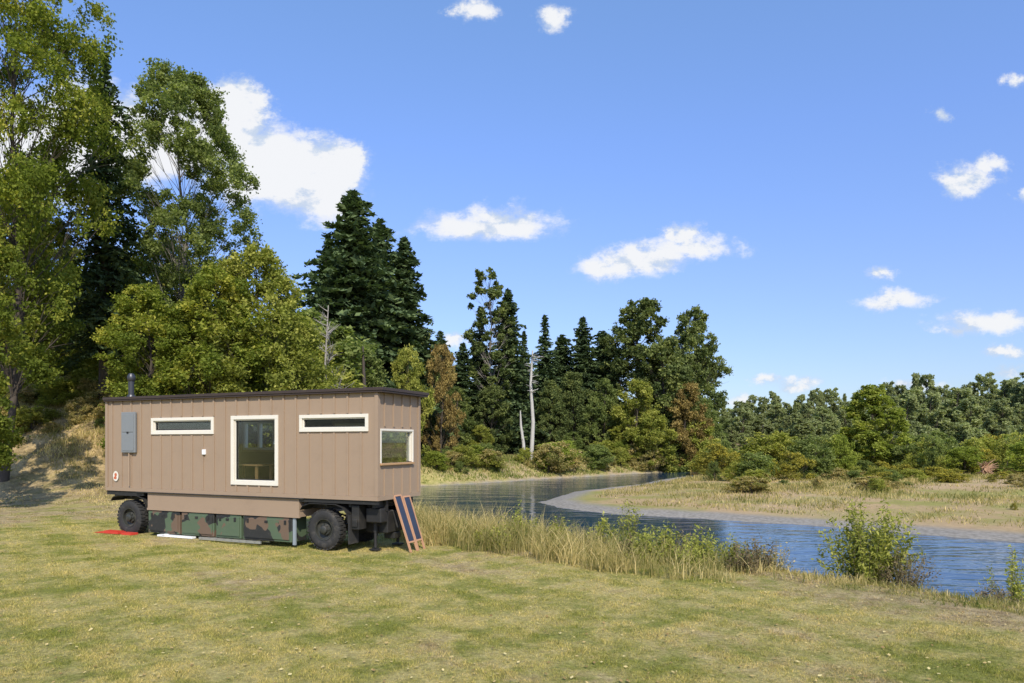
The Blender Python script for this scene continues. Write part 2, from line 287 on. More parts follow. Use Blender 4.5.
# ---------------------------------------------------------------- mesh builder
class MB:
    def __init__(s): s.v=[]; s.f=[]; s.m=[]
    def box(s,x0,x1,y0,y1,z0,z1,mi=0):
        b=len(s.v); s.v+=[(x0,y0,z0),(x1,y0,z0),(x1,y1,z0),(x0,y1,z0),(x0,y0,z1),(x1,y0,z1),(x1,y1,z1),(x0,y1,z1)]
        for q in ((3,2,1,0),(4,5,6,7),(0,1,5,4),(1,2,6,5),(2,3,7,6),(3,0,4,7)): s.f.append(tuple(b+i for i in q)); s.m.append(mi)
        return s
    def tube(s,P,Rr,n=6,mi=0,cap=True):
        P=[Vector(p) for p in P]; b=len(s.v); up=Vector((0.13,.31,.95))
        for i,p in enumerate(P):
            d=(P[min(i+1,len(P)-1)]-P[max(i-1,0)]).normalized(); a=d.cross(up)
            if a.length<.1: a=d.cross(Vector((1,0,0)))
            a.normalize(); c=d.cross(a)
            for k in range(n):
                t=2*math.pi*k/n; s.v.append(tuple(p+(a*math.cos(t)+c*math.sin(t))*Rr[i]))
        for i in range(len(P)-1):
            for k in range(n):
                s.f.append((b+i*n+k,b+i*n+(k+1)%n,b+(i+1)*n+(k+1)%n,b+(i+1)*n+k)); s.m.append(mi)
        if cap:
            s.f.append(tuple(b+k for k in range(n))[::-1]); s.m.append(mi); e=b+(len(P)-1)*n; s.f.append(tuple(e+k for k in range(n))); s.m.append(mi)
        return s
    def lathe_y(s,cx,cz,prof,n=32,mi=0):
        b=len(s.v)
        for r,y in prof:
            for k in range(n):
                t=2*math.pi*k/n; s.v.append((cx+r*math.cos(t),y,cz+r*math.sin(t)))
        for i in range(len(prof)-1):
            for k in range(n): s.f.append((b+i*n+k,b+(i+1)*n+k,b+(i+1)*n+(k+1)%n,b+i*n+(k+1)%n)); s.m.append(mi)
        return s
    def build(s,name,mats,parent=None,smooth=False,bevel=0):
        me=bpy.data.meshes.new(name); me.from_pydata(s.v,[],s.f)
        if not isinstance(mats,list): mats=[mats]
        for m in mats: me.materials.append(m)
        me.polygons.foreach_set('material_index',s.m)
        if smooth:
            me.polygons.foreach_set('use_smooth',[True]*len(s.f))
            try: me.set_sharp_from_angle(angle=R(40))
            except Exception: pass
        me.update(); o=link(name,me,parent)
        if bevel:
            bv=o.modifiers.new('b','BEVEL'); bv.width=bevel; bv.segments=2; bv.limit_method='ANGLE'
        return o
# ---------------------------------------------------------------- trees
def tubes_mesh(name,tl,mat,n=6):
    mb=MB()
    for P,Rr,k in tl: mb.tube(P,Rr,k,0,False)
    me=bpy.data.meshes.new(name); me.from_pydata(mb.v,[],mb.f); me.materials.append(mat); me.polygons.foreach_set('use_smooth',[True]*len(mb.f)); return me
def decid(seed,H,rx,zb,nl,ls,ncl,mat,bark,cr=.3,tw=0.016,low=.14):
    r=np.random.default_rng(seed); C=[];CR=[]
    tx=np.cumsum(r.normal(0,.012*H,9)); ty=np.cumsum(r.normal(0,.012*H,9)); tz=np.linspace(0,H*.93,9); tx-=tx[0]; ty-=ty[0]
    T=lambda z:(np.interp(z,tz,tx),np.interp(z,tz,ty),z)
    tl=[([ (tx[i],ty[i],tz[i]-(.4 if i==0 else 0)) for i in range(9)],[H*tw*(1-.93*i/8.)*(1.35 if i==0 else 1)+.012 for i in range(9)],8)]
    lob=r.uniform(.72,1.15,7)
    for i in range(ncl):
        f=(i+r.uniform(0,1))/ncl; z=zb+(H-zb)*(f**.9)
        pr=(np.sin(np.pi*min(1,max(.04,(f*(.94-low)+low))))**.7); az=r.uniform(0,2*np.pi); 
        pr*=lob[int(az/(2*np.pi)*7)%7]
        rr=rx*pr*(r.uniform(.1,1)**.5)*.86; cx,cy,_=T(z); c=np.array([cx+rr*np.cos(az),cy+rr*np.sin(az),z-cr*rx*.3])
        C.append(c); CR.append(rx*cr*r.uniform(.5,1.25)*(.65+.35*pr))
        z0=max(zb*.55,z-rr*r.uniform(.7,1.2)-.05*H); p0=np.array(T(z0)); mid=p0*.45+c*.55+np.array([0,0,.04*H*r.uniform(-.4,1)])
        rad=max(.02,H*tw*.28*(1-.7*f))
        tl.append(([tuple(p0),tuple(p0*.75+mid*.25+np.array([0,0,.005*H])),tuple(mid),tuple(c+np.array([0,0,CR[-1]*.3]))],[rad,rad*.8,rad*.5,rad*.15],5))
        for _ in range(3):
            e=c+r.normal(0,CR[-1]*.55,3); tl.append(([tuple(mid),tuple((mid+e)/2+r.normal(0,.1,3)),tuple(e)],[rad*.35,rad*.22,rad*.08],4))
    C=np.array(C); CR=np.array(CR); p=CR**2/np.sum(CR**2); idx=r.choice(ncl,nl,p=p)
    dv=r.normal(size=(nl,3)); dv/=np.linalg.norm(dv,axis=1)[:,None]; rad=r.uniform(0,1,nl)**.5*(1+.35*r.normal(size=nl).clip(-1,2))
    NS=12; sub=r.normal(size=(ncl,NS,3)); sub/=np.linalg.norm(sub,axis=2)[:,:,None]; sub*=r.uniform(.5,1.25,(ncl,NS,1)); sj=r.integers(0,NS,nl)
    off=sub[idx,sj]*.78+dv*rad[:,None]*.46
    P=C[idx]+off*CR[idx][:,None]*np.array([1,1,.75])
    ct=r.normal(.45,.15,ncl); st=r.normal(0,.12,(ncl,NS))
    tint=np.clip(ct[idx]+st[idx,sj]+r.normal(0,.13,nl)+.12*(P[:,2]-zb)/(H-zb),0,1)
    Vq,Fq=leafquads(P,ls*r.uniform(.6,1.25,nl),r,.62,.35)
    return tubes_mesh('trunk',tl,bark),npmesh('crown',Vq,Fq,[mat],{'tint':('FACE',tint)}),H
def conif(seed,H,Rr,zb,mat,dens=1.0,ls=.3,gap=.0,ex=.7):
    r=np.random.default_rng(seed); tl=[([(0,0,-.4),(0.02*H*r.normal()*.3,0,H*.5),(0,0,H)],[H*.015,H*.009,.02],8)]
    P=[];Q=[];z=zb; ph=r.uniform(0,6,4)
    while z<H-.1:
        t=(z-zb)/(H-zb); nb=max(4,int(round(9*(1-.45*t)*dens)))
        a0=r.uniform(0,6.28); lump=1+.16*math.sin(t*17+ph[0])+.10*math.sin(t*41+ph[1])
        for j in range(nb):
            if r.uniform()<gap: continue
            az=a0+6.283*j/nb+r.normal(0,.3); L=(Rr*((1-t)**ex)*lump*r.uniform(.45,1.2)*(1+.18*math.sin(az*2+ph[2]))+.10)*min(1,.6+t*3)
            m=max(3,int(L/.15)); s=(np.arange(m)+.5)/m; dr=.10+.35*(1-t)
            dx,dy=np.cos(az),np.sin(az)
            base=np.stack([dx*L*s,dy*L*s,z+.12*L*s-dr*L*s**2*1.1],-1)
            for rep in range(3):
                side=r.normal(0,.15*L*(1.15-s)+.06,m); pp=base+np.stack([-dy*side,dx*side,-np.abs(r.normal(0,.13,m))-np.abs(side)*.25],-1)
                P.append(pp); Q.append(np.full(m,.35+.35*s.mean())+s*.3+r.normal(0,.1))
            if L>Rr*.45 and r.uniform()<.5: tl.append(([(0,0,z),tuple(base[m//2]),tuple(base[-1])],[.045,.025,.008],4))
        z+=r.uniform(.28,.46)*(H/24)**.5
    P=np.concatenate(P); Q=np.concatenate(Q); k=len(P)
    Vq,Fq=leafquads(P,ls*r.uniform(.55,1.2,k),r,.46,.55)
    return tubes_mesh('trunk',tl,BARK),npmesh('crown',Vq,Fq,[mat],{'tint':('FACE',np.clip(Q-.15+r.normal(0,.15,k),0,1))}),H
def dead(seed,H,nb=26,spread=.16,mat=SNAG,thick=.012,twigs=True,lo=.35,up=(.3,1.1)):
    r=np.random.default_rng(seed); tl=[([(0,0,-.3),(.02*H,0,H*.35),(.0,.01*H,H*.7),(.015*H,0,H)],[H*thick,H*thick*.8,H*thick*.6,H*thick*.3],7)]
    for i in range(nb):
        z=H*r.uniform(lo,.97); L=H*spread*(1.2-z/H if lo<.5 else 1)*r.uniform(.5,1.5); az=r.uniform(0,6.28)
        a=np.array([0.01*H,0,z]); e=a+np.array([np.cos(az)*L,np.sin(az)*L,L*r.uniform(*up)]); mid=(a+e)/2+r.normal(0,.05*L,3)
        tl.append(([tuple(a),tuple(mid),tuple(e)],[.05,.03,.012],4))
        if twigs:
            for _ in range(4): 
                f=mid+r.normal(0,.3*L,3)+np.array([0,0,.25*L]); tl.append(([tuple(mid),tuple(f)],[.018,.007],3))
    return tubes_mesh('trunk',tl,mat),None,H
def XY(px,D): return ((px-512)/F*D,D)
def place(name,proto,px,D,ytop,label,cat='tree',group=None,wid=1.0,rz=None):
    tr,cr,H=proto; x,y=XY(px,D); z=hz(x,y); h=CH+(HY-ytop)*D/F-z; s=h/H
    e=empty(name,(x,y,z-.05),random.uniform(0,6.28) if rz is None else rz); e.scale=(s*wid,s*wid,s); tag(e,label,cat,group)
    if tr: link('trunk' if cat!='shrub' else 'stems',tr,e)
    if cr: link('crown' if cat!='shrub' else 'foliage',cr,e)
    return e
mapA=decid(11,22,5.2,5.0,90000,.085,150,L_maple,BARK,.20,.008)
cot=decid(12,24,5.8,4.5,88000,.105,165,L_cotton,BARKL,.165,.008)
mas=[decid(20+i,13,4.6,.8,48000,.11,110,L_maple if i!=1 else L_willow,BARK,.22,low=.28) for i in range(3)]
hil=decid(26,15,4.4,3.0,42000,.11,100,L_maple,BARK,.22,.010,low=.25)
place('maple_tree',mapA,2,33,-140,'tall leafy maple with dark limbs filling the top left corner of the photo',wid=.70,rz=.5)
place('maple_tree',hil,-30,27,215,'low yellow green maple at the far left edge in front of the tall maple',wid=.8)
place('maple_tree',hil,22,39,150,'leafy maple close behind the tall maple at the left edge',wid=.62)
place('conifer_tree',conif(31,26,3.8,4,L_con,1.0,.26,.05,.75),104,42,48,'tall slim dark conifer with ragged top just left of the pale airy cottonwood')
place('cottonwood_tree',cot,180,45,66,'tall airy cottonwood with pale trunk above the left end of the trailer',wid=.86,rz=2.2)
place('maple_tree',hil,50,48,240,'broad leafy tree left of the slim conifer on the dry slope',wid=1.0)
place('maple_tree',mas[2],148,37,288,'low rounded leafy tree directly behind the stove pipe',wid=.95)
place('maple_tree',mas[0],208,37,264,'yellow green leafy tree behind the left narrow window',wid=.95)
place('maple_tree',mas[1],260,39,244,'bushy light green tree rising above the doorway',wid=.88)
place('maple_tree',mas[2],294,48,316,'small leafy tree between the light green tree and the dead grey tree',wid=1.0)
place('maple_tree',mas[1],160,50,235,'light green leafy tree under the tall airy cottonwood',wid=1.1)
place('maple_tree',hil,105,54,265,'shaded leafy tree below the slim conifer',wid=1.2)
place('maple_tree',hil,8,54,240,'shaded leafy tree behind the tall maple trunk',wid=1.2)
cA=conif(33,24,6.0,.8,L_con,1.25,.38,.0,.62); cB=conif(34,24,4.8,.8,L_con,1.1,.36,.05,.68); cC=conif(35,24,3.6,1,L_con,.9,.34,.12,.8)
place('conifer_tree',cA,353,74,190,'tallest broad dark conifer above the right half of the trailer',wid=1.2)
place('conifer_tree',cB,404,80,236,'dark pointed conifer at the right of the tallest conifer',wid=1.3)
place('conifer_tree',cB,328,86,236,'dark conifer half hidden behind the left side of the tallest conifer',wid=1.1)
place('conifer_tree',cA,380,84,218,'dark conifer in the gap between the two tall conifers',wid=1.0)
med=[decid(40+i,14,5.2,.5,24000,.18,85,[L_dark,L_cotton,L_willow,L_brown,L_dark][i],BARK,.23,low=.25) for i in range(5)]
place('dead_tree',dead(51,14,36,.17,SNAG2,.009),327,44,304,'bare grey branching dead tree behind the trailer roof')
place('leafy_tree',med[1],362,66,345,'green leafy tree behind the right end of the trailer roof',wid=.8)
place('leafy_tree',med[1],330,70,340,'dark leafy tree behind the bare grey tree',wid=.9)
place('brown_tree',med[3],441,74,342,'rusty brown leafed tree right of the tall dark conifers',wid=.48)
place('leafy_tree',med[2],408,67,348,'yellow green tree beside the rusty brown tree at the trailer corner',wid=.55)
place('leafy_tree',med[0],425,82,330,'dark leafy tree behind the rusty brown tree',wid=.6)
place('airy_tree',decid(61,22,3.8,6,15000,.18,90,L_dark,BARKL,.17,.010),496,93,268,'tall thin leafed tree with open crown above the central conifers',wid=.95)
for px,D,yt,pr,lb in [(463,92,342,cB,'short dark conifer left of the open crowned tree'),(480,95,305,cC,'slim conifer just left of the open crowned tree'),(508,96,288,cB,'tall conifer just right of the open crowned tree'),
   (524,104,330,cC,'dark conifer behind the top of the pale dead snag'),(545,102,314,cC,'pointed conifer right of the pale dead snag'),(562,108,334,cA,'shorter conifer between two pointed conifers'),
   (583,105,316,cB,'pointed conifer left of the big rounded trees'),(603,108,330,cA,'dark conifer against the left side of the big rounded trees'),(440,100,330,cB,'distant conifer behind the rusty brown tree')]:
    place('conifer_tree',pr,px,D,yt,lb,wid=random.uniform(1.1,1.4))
big=[decid(71+i,22,6.6,2,42000,.21,150,L_dark,BARK,.19,low=.2) for i in range(2)]
place('rounded_tree',big[0],640,103,298,'big rounded dark green tree in the middle of the far bank',wid=1.0)
place('rounded_tree',big[1],690,106,308,'big rounded tree at the right end of the dark forest',wid=.78)
place('leafy_tree',med[0],667,98,335,'dark leafy tree in front of the two big rounded trees',wid=.9)
for px,D,yt,pr,wd,lb in [(634,94,380,2,.95,'pale yellow green willow below the big rounded trees'),(684,96,382,3,.75,'orange brown tree below the rightmost big rounded tree'),(604,97,380,1,.8,'dark bushy tree left of the pale willow'),
   (575,98,372,4,.8,'dark leafy tree right of the pale snags'),(490,90,385,4,1.0,'dark bushy tree left of the pale snags'),(455,84,388,1,1.0,'dark bushy tree at the left end of the far bank'),(550,97,380,0,.8,'dark bushy tree directly behind the pale snags'),
   (706,100,400,1,.7,'green leafy tree at the right foot of the dark forest'),(655,93,410,2,1.2,'low yellow green bush like tree at the river bend'),(620,95,425,2,1.5,'low light green tree beside the pale willow'),(572,92,432,1,1.7,'low green tree right of the snags at the waterline'),(700,96,420,2,1.2,'low light green tree right of the orange brown tree'),(480,84,425,2,1.2,'low light green tree left of the snags at the waterline')]:
    place('leafy_tree',med[pr],px,D,yt,lb,wid=wd)
place('pale_snag',dead(81,11,26,.09,SNAG,.022,False,.6,(-.15,.4)),531,82,350,'tall pale dead snag standing on the far riverbank')
e=place('leaning_snag',dead(82,6,3,.08,SNAG,.040,False),524,81,410,'short pale broken snag leaning beside the tall pale snag'); e.rotation_euler=(0,R(-5),0)
e=place('broken_trunk',dead(83,6,2,.05,BARK,.022,False),363,60,346,'dark broken trunk sticking up behind the trailer roof')
farp=[decid(90+i,15,4.6,.5,14000,.27,75,L_far_haze,BARK,.24,low=.3) for i in range(3)]+[conif(93,15,3.4,.5,L_far_haze,.8,.42,.1,.75)]
def ty_(px): return np.interp(px,[715,745,790,830,870,900,950,1000,1100],[410,404,400,389,395,384,382,379,376])
G2='distant tree line beyond the gravel bar'; L2='hazy green tree in the distant tree line beyond the gravel bar'
px=715
while px<1120:
    D=random.uniform(165,205); place('distant_tree',farp[random.choice([0,0,1,1,2,2,3])],px,D,ty_(px)+random.uniform(-12,8),L2,'tree',G2,random.uniform(.6,1.1)); px+=random.uniform(6,11)
px=710
while px<1120:
    D=random.uniform(140,165); place('distant_tree',farp[random.choice([0,0,1,1,2,2,3])],px,D,ty_(px)+random.uniform(2,26),L2,'tree',G2,random.uniform(.7,1.3)); px+=random.uniform(9,15)
px=712
while px<1120:
    D=random.uniform(112,135); place('distant_tree',farp[random.randrange(3)],px,D,random.uniform(408,434),L2,'tree',G2,random.uniform(.8,1.5)); px+=random.uniform(12,20)
for i in range(26):
    px=random.uniform(300,715); D=random.uniform(112,150); yt=np.interp(px,[300,430,470,600,660,715],[300,335,350,350,325,350])+random.uniform(5,45)
    place('forest_tree',cB if i%2 else med[0],px,D,yt,'dark tree deep in the forest across the river','tree','dark trees deep in the forest across the river',1.1)
for i in range(24):
    px=random.uniform(-30,330); D=random.uniform(52,78); yt=random.uniform(295,370)
    place('forest_tree',med[2] if i%3==0 else med[1],px,D,yt,'shaded leafy tree deep in the woods on the left slope','tree','shaded leafy trees deep in the woods on the left slope',1.3)
place('young_cottonwood',decid(97,9,3.2,.4,32000,.12,90,L_bright,BARK,.22,low=.25),876,74,384,'bright green young tree standing alone before the distant tree line',wid=1.2)
shp=[decid(110+i,3,1.9,.05,7000,.08,[40,40,40,40,40,26][i],[L_willow,L_yel,L_cotton,L_tall,L_bright,L_cotton][i],BARK,[.30,.30,.32,.30,.32,.34][i],low=.35) for i in range(6)]
L1='leafy shrub in the thicket behind the gravel bar'; G1='shrubs in the thicket behind the gravel bar'
for i in range(90):
    px=random.uniform(690,1080); D=random.uniform(62,100); k=random.choice([0,0,2,4,5,1,2,0])
    yt=random.uniform(430,464); place('riverside_shrub',shp[k],px,D,yt+(0 if px>720 else 8),L1,'shrub',G1,random.uniform(.6,1.5))
for i in range(46):
    px=random.uniform(740,1060); D=random.uniform(46,64); x,y=XY(px,D); z=hz(x,y); hgt=random.uniform(.4,1.3)
    place('bar_shrub',shp[random.choice([0,3,1,5,1,3])],px,D,HY-(z+hgt-CH)*F/D,'low yellowish shrub scattered on the open gravel bar','shrub','low shrubs scattered on the open gravel bar',random.uniform(1.0,2.4))
for px,D,yt,k,wd,lb in [(905,60,463,1,1.3,'yellow flowering shrub right of the bright green young tree'),(882,62,460,1,1.1,'yellow flowering shrub directly below the bright green young tree'),(928,58,466,1,1.2,'yellow flowering shrub nearer the upturned root'),(740,64,460,0,1.3,'pale shrub at the left end of the gravel bar thicket'),(965,64,446,4,1.5,'large green shrub behind the upturned root at the right'),
    (1030,60,440,4,1.5,'tall shrub cut by the right edge of the photo'),(850,70,455,4,1.2,'light green shrub below the young tree'),(945,70,450,2,1.2,'green shrub left of the upturned root'),(1014,36,502,1,.8,'small yellow green shrub on the bar near the right edge')]:
    place('riverside_shrub',shp[k],px,D,yt,lb,'shrub',None,wd)
for i in range(64):
    px=random.uniform(425,700); D=np.interp(px,[425,520,600,700],[66,75,85,99])+random.uniform(0,7)
    place('bank_shrub',shp[random.choice([0,5,2,4,3])],px,D,random.uniform(440,461),'shrub along the foot of the forest on the far bank','shrub','shrubs along the foot of the forest on the far bank',random.uniform(.9,1.7))
for i in range(40):
    px=random.uniform(-30,130); D=random.uniform(38,50)
    x,y=XY(px,D); z=hz(x,y); yt=HY-(z+random.uniform(.5,1.6)-CH)*F/D
    place('hillside_shrub',shp[random.choice([0,3,5,3])],px,D,yt,'low shrub on the dry slope at the left','shrub','low shrubs on the dry slope at the left',random.uniform(.9,1.9))
def stemplant(name,x,y,H,W,nst,leafn,mat,label,seed,ls=.035,group=None):
    r=np.random.default_rng(seed); z=hz(x,y); e=tag(empty(name,(x,y,z)),label,'plant',group); tl=[];P=[];T=[]
    for i in range(nst):
        a=r.uniform(0,6.28); q=r.uniform(.1,1)*W/2; h=H*r.uniform(.4,1)*(1-.35*q/(W/2)); b=np.array([np.cos(a)*q*.35,np.sin(a)*q*.35,-.1]); t=np.array([np.cos(a)*q,np.sin(a)*q,h])
        m=(b+t)/2+np.array([0,0,h*.12]); tl.append(([tuple(b),tuple(m),tuple(t)],[.008,.005,.002],4))
        for j in range(leafn):
            s=r.uniform(.15,1); c=b*(1-s)**2+2*m*s*(1-s)+t*s*s+r.normal(0,.05,3); P.append(c); T.append(.30+.4*s+r.normal(0,.18))
    link('stems',tubes_mesh('stems',tl,STEM),e); Vq,Fq=leafquads(np.array(P),ls*r.uniform(.6,1.3,len(P)),r,.4,.3)
    link('foliage',npmesh('foliage',Vq,Fq,[mat],{'tint':('FACE',np.clip(T,0,1))}),e); return e
STEM=pbr('stem',(.20,.17,.09),.8,.3,5)
def atxy(px,D): return (px-512)/F*D
stemplant('bank_bush',atxy(866,14.6),14.6,2.15,2.3,90,80,L_willow,'leafy green bush standing on the near bank against the water at right',1,.05)
stemplant('dead_weed',atxy(905,14.0),14.0,1.1,1.4,70,30,L_weed,'brown dried weed clump at the right foot of the leafy green bank bush',2,.03)
stemplant('dead_weed',atxy(998,14.2),14.2,.8,1.2,60,34,L_weed,'dark dried weed clump by the water near the right edge',3,.03)
stemplant('bank_weed',atxy(775,15.0),15.0,.8,.9,34,22,L_tall,'pale dry weed clump between the tall grass and the leafy bank bush',4,.03)
for i,(px,D,H,lb) in enumerate([(628,17.6,1.75,'tallest leafy green weed rising out of the bank grass'),(665,16.5,1.2,'green weed right of the tallest weed in the bank grass'),(520,19,1.3,'leftmost green weed in the tall bank grass'),(600,18,1.2,'green weed just left of the tallest weed'),(700,16,1.0,'low green weed near the right end of the tall grass'),(1015,15.5,1.9,'green sprig above the water cut near the right photo edge'),
   (560,18.0,1.1,'green weed between the leftmost weed and the middle of the bank grass'),(645,15.6,.9,'low bright weed at the lawn edge below the tallest weed')]):
    stemplant('green_weed',atxy(px,D),D,H,1.2,34,46,L_willow,lb,10+i,.045)
for i in range(26):
    px=random.uniform(455,760); D=np.interp(px,[440,740],[19,14.6])+random.uniform(-.8,1.6)
    stemplant('green_weed',atxy(px,D),D,random.uniform(.5,.95),.9,22,34,[L_willow,L_cotton,L_weed][i%3],'small weed mixed into the tall bank grass',40+i,.035,'small weeds mixed into the tall bank grass')
# ---------------------------------------------------------------- driftwood root
WOODW=pbr('weathered_wood',(.36,.22,.13),.85,.4,5,bump=.5)
x,y=XY(986,60); e=tag(empty('upturned_root',(x,y,hz(x,y))),'weathered brown upturned tree root lying on the gravel bar','driftwood')
mb=MB(); r=np.random.default_rng(5); mb.tube([(1.6,1.3,.3),(.8,.6,.45),(0,0,.6)],[.16,.22,.3],8); mb.build('log',WOODW,e,True)
mb=MB()
for i in range(70):
    a=r.uniform(0,6.28); L=r.uniform(.35,.85); mb.tube([(0,0,.65),(math.cos(a)*L*.5,-.1,.65+math.sin(a)*L*.5),(math.cos(a+r.normal()*.2)*L,-.2+r.normal()*.3,max(.05,.7+math.sin(a)*L))],[.10,.06,.015],5)
mb.build('root_mass',WOODW,e,True)
# ================================================================= trailer
A0=Vector((-12.1,20.4,0)); RZ=math.atan2(-3.8,8.8); Lh=9.62; W=1.95
T=empty('house_trailer',(A0.x,A0.y,0),RZ); tag(T,'tan board and batten tiny house on an army trailer parked on the lawn','trailer house')
def tl2w(s,t): 
    return (A0.x+math.cos(RZ)*s-math.sin(RZ)*t, A0.y+math.sin(RZ)*s+math.cos(RZ)*t)
TAN=pbr('tan_siding',(.315,.225,.152),.62,.07,3,bump=.12,bscale=60,dirt=(.26,.185,.125))
TRIM=pbr('cream_trim',(.70,.65,.55),.5,.05,4)
ROOF=pbr('dark_roof',(.050,.034,.027),.5,.2,4)
BLK=pbr('black_steel',(.022,.021,.020),.55,.4,6,dirt=(.07,.06,.045))
GREY=pbr('grey_panel',(.20,.21,.215),.45,.06,5)
RUB=pbr('rubber',(.028,.027,.026),.85,.3,9,dirt=(.11,.095,.075))
RIM=pbr('rim_black',(.035,.036,.030),.5,.3,8,dirt=(.12,.10,.08))
STEEL=pbr('stove_pipe_steel',(.07,.07,.075),.4,.2,6,metal=.6)
ALU=pbr('aluminium',(.6,.6,.6),.35,.1,8,metal=.8)
WOOD=pbr('oak_wood',(.42,.25,.12),.55,.2,6)
INT=pbr('interior_wall',(.13,.095,.065),.7,.1,4)
WHT=pbr('white_plastic',(.8,.8,.78),.4,.03,4)
RED=pbr('red_plastic',(.55,.05,.03),.5,.1,6)
m,nt,o=newmat('camo_paint'); b=N(nt,'ShaderNodeBsdfPrincipled'); b.inputs['Roughness'].default_value=.6; t=N(nt,'ShaderNodeTexCoord')
n1=NOI(nt,t.outputs['Object'],1.5,2,.5); n2=NOI(nt,VM(nt,'ADD',t.outputs['Object'],(7,3,2)),1.7,2,.5)
c=MIX(nt,M_(nt,'GREATER_THAN',n1,.50),(.080,.115,.065),(.022,.022,.020)); c=MIX(nt,M_(nt,'GREATER_THAN',n2,.56),c,(.14,.092,.060))
c=MIX(nt,M_(nt,'MULTIPLY',SM(nt,NOI(nt,t.outputs['Object'],8,8,.7),.5,.8),.3),c,(.16,.14,.11))
nt.links.new(c,b.inputs['Base Color']); nt.links.new(b.outputs[0],o.inputs[0]); CAMO=m
m,nt,o=newmat('window_glass'); gl=N(nt,'ShaderNodeBsdfGlossy'); gl.inputs['Roughness'].default_value=.01; tp=N(nt,'ShaderNodeBsdfTransparent'); tp.inputs[0].default_value=(.92,.95,.93,1)
fr=N(nt,'ShaderNodeFresnel'); fr.inputs[0].default_value=1.4; s=N(nt,'ShaderNodeMixShader'); nt.links.new(M_(nt,'MULTIPLY',fr.outputs[0],.5),s.inputs[0]); nt.links.new(tp.outputs[0],s.inputs[1]); nt.links.new(gl.outputs[0],s.inputs[2]); nt.links.new(s.outputs[0],o.inputs[0]); GLASS=m
Z0,Z1=1.39,3.93
def wall_x(s0,s1,y0,y1,z0,z1,ops,mats,name,bat=None,out=-1):
    mb=MB(); xs=sorted({s0,s1,*[q for op in ops for q in op[:2]]}); zs=sorted({z0,z1,*[q for op in ops for q in op[2:]]})
    for i in range(len(xs)-1):
        for j in range(len(zs)-1):
            cx,cz=(xs[i]+xs[i+1])/2,(zs[j]+zs[j+1])/2
            if any(a<cx<b and c<cz<d for a,b,c,d in ops): continue
            mb.box(xs[i],xs[i+1],y0,y1,zs[j],zs[j+1])
    if bat:
        x=s0+bat*.6
        while x<s1-.1:
            segs=[(z0+.002,z1-.002)]
            for a,b,c,d in ops:
                if a-.10<x<b+.10: segs=[q for (p0,p1) in segs for q in ((p0,min(p1,c-.11)),(max(p0,d+.11),p1)) if q[1]-q[0]>.03]
            for p0,p1 in segs:
                yb=(y0-.030,y0-.001) if out<0 else (y1+.001,y1+.030); mb.box(x-.025,x+.025,*yb,p0,p1)
            x+=bat
    return mb.build(name,mats,T)
opsF=[(1.98,4.21,3.03,3.33),(5.03,6.45,1.68,3.33),(7.34,9.28,3.07,3.33)]
BW=(3.5,4.7,2.5,3.35); BW2=(6.9,9.5,2.0,3.25)
wall_x(0,Lh,0,.12,Z0,Z1,opsF,TAN,'front_wall',.405)
wall_x(0,Lh,W-.12,W,Z0,Z1+0,[BW,BW2],TAN,'back_wall',.405,1)
mb=MB(); mb.box(0,.12,.121,W-.121,Z0,Z1)
for yb in (.35,.75,1.15,1.55): mb.box(-.022,-.001,yb-.022,yb+.022,Z0,Z1)
mb.build('left_wall',TAN,T)
mb=MB(); xe0,xe1=Lh-.12,Lh; ew=(.125,1.55,2.20,3.00)
mb.box(xe0,xe1,.121,W-.121,Z0,ew[2]); mb.box(xe0,xe1,.121,W-.121,ew[3],Z1); mb.box(xe0,xe1,.121,ew[0],ew[2]+.001,ew[3]-.001); mb.box(xe0,xe1,ew[1],W-.121,ew[2]+.001,ew[3]-.001)
for yb in (.3,.7,1.1,1.5):
    mb.box(Lh+.001,Lh+.030,yb-.025,yb+.025,Z0+.002,ew[2]-.14); mb.box(Lh+.001,Lh+.030,yb-.025,yb+.025,(ew[3]+.11),Z1-.002)
mb.build('end_wall',TAN,T)
mb=MB()
for (x,y) in ((-.036,-.036),(Lh-.065,-.036)): mb.box(x,x+.10,y,y+.034,Z0+.003,Z1-.003)
mb.box(Lh+.002,Lh+.034,-.002,.065,Z0+.003,Z1-.003); mb.box(Lh+.002,Lh+.034,W-.09,W+.01,Z0+.003,Z1-.003)
mb.box(-.02,Lh+.02,-.038,-.004,Z0-.10,Z0-.001); mb.box(Lh+.003,Lh+.036,-.03,W,Z0-.10,Z0-.001)
mb.build('corner_trim',TAN,T)
mb=MB(); mb.box(.12,Lh-.12,.12,W-.12,Z0,Z0+.06); mb.build('floor',INT,T)
mb=MB(); mb.box(.121,Lh-.121,.122,.130,Z0+.06,1.6); mb.box(2.0,2.06,.125,W-.125,Z0+.061,Z1-.005); mb.box(.13,Lh-.13,.13,W-.13,Z1-.03,Z1-.004)
mb.box(.13,3.45,W-.135,W-.122,Z0+.061,Z1-.031); mb.box(4.75,6.85,W-.135,W-.122,Z0+.061,Z1-.031); mb.box(3.451,4.749,W-.135,W-.122,Z0+.061,2.44)
mb.build('interior_panelling',INT,T)
mb=MB()
mb.box(-.02,Lh+.20,-.10,W+.12,Z1+.001,Z1+.045); mb.box(-.04,Lh+.22,-.12,W+.14,Z1+.046,Z1+.12)
mb.build('roof',ROOF,T,bevel=.006)
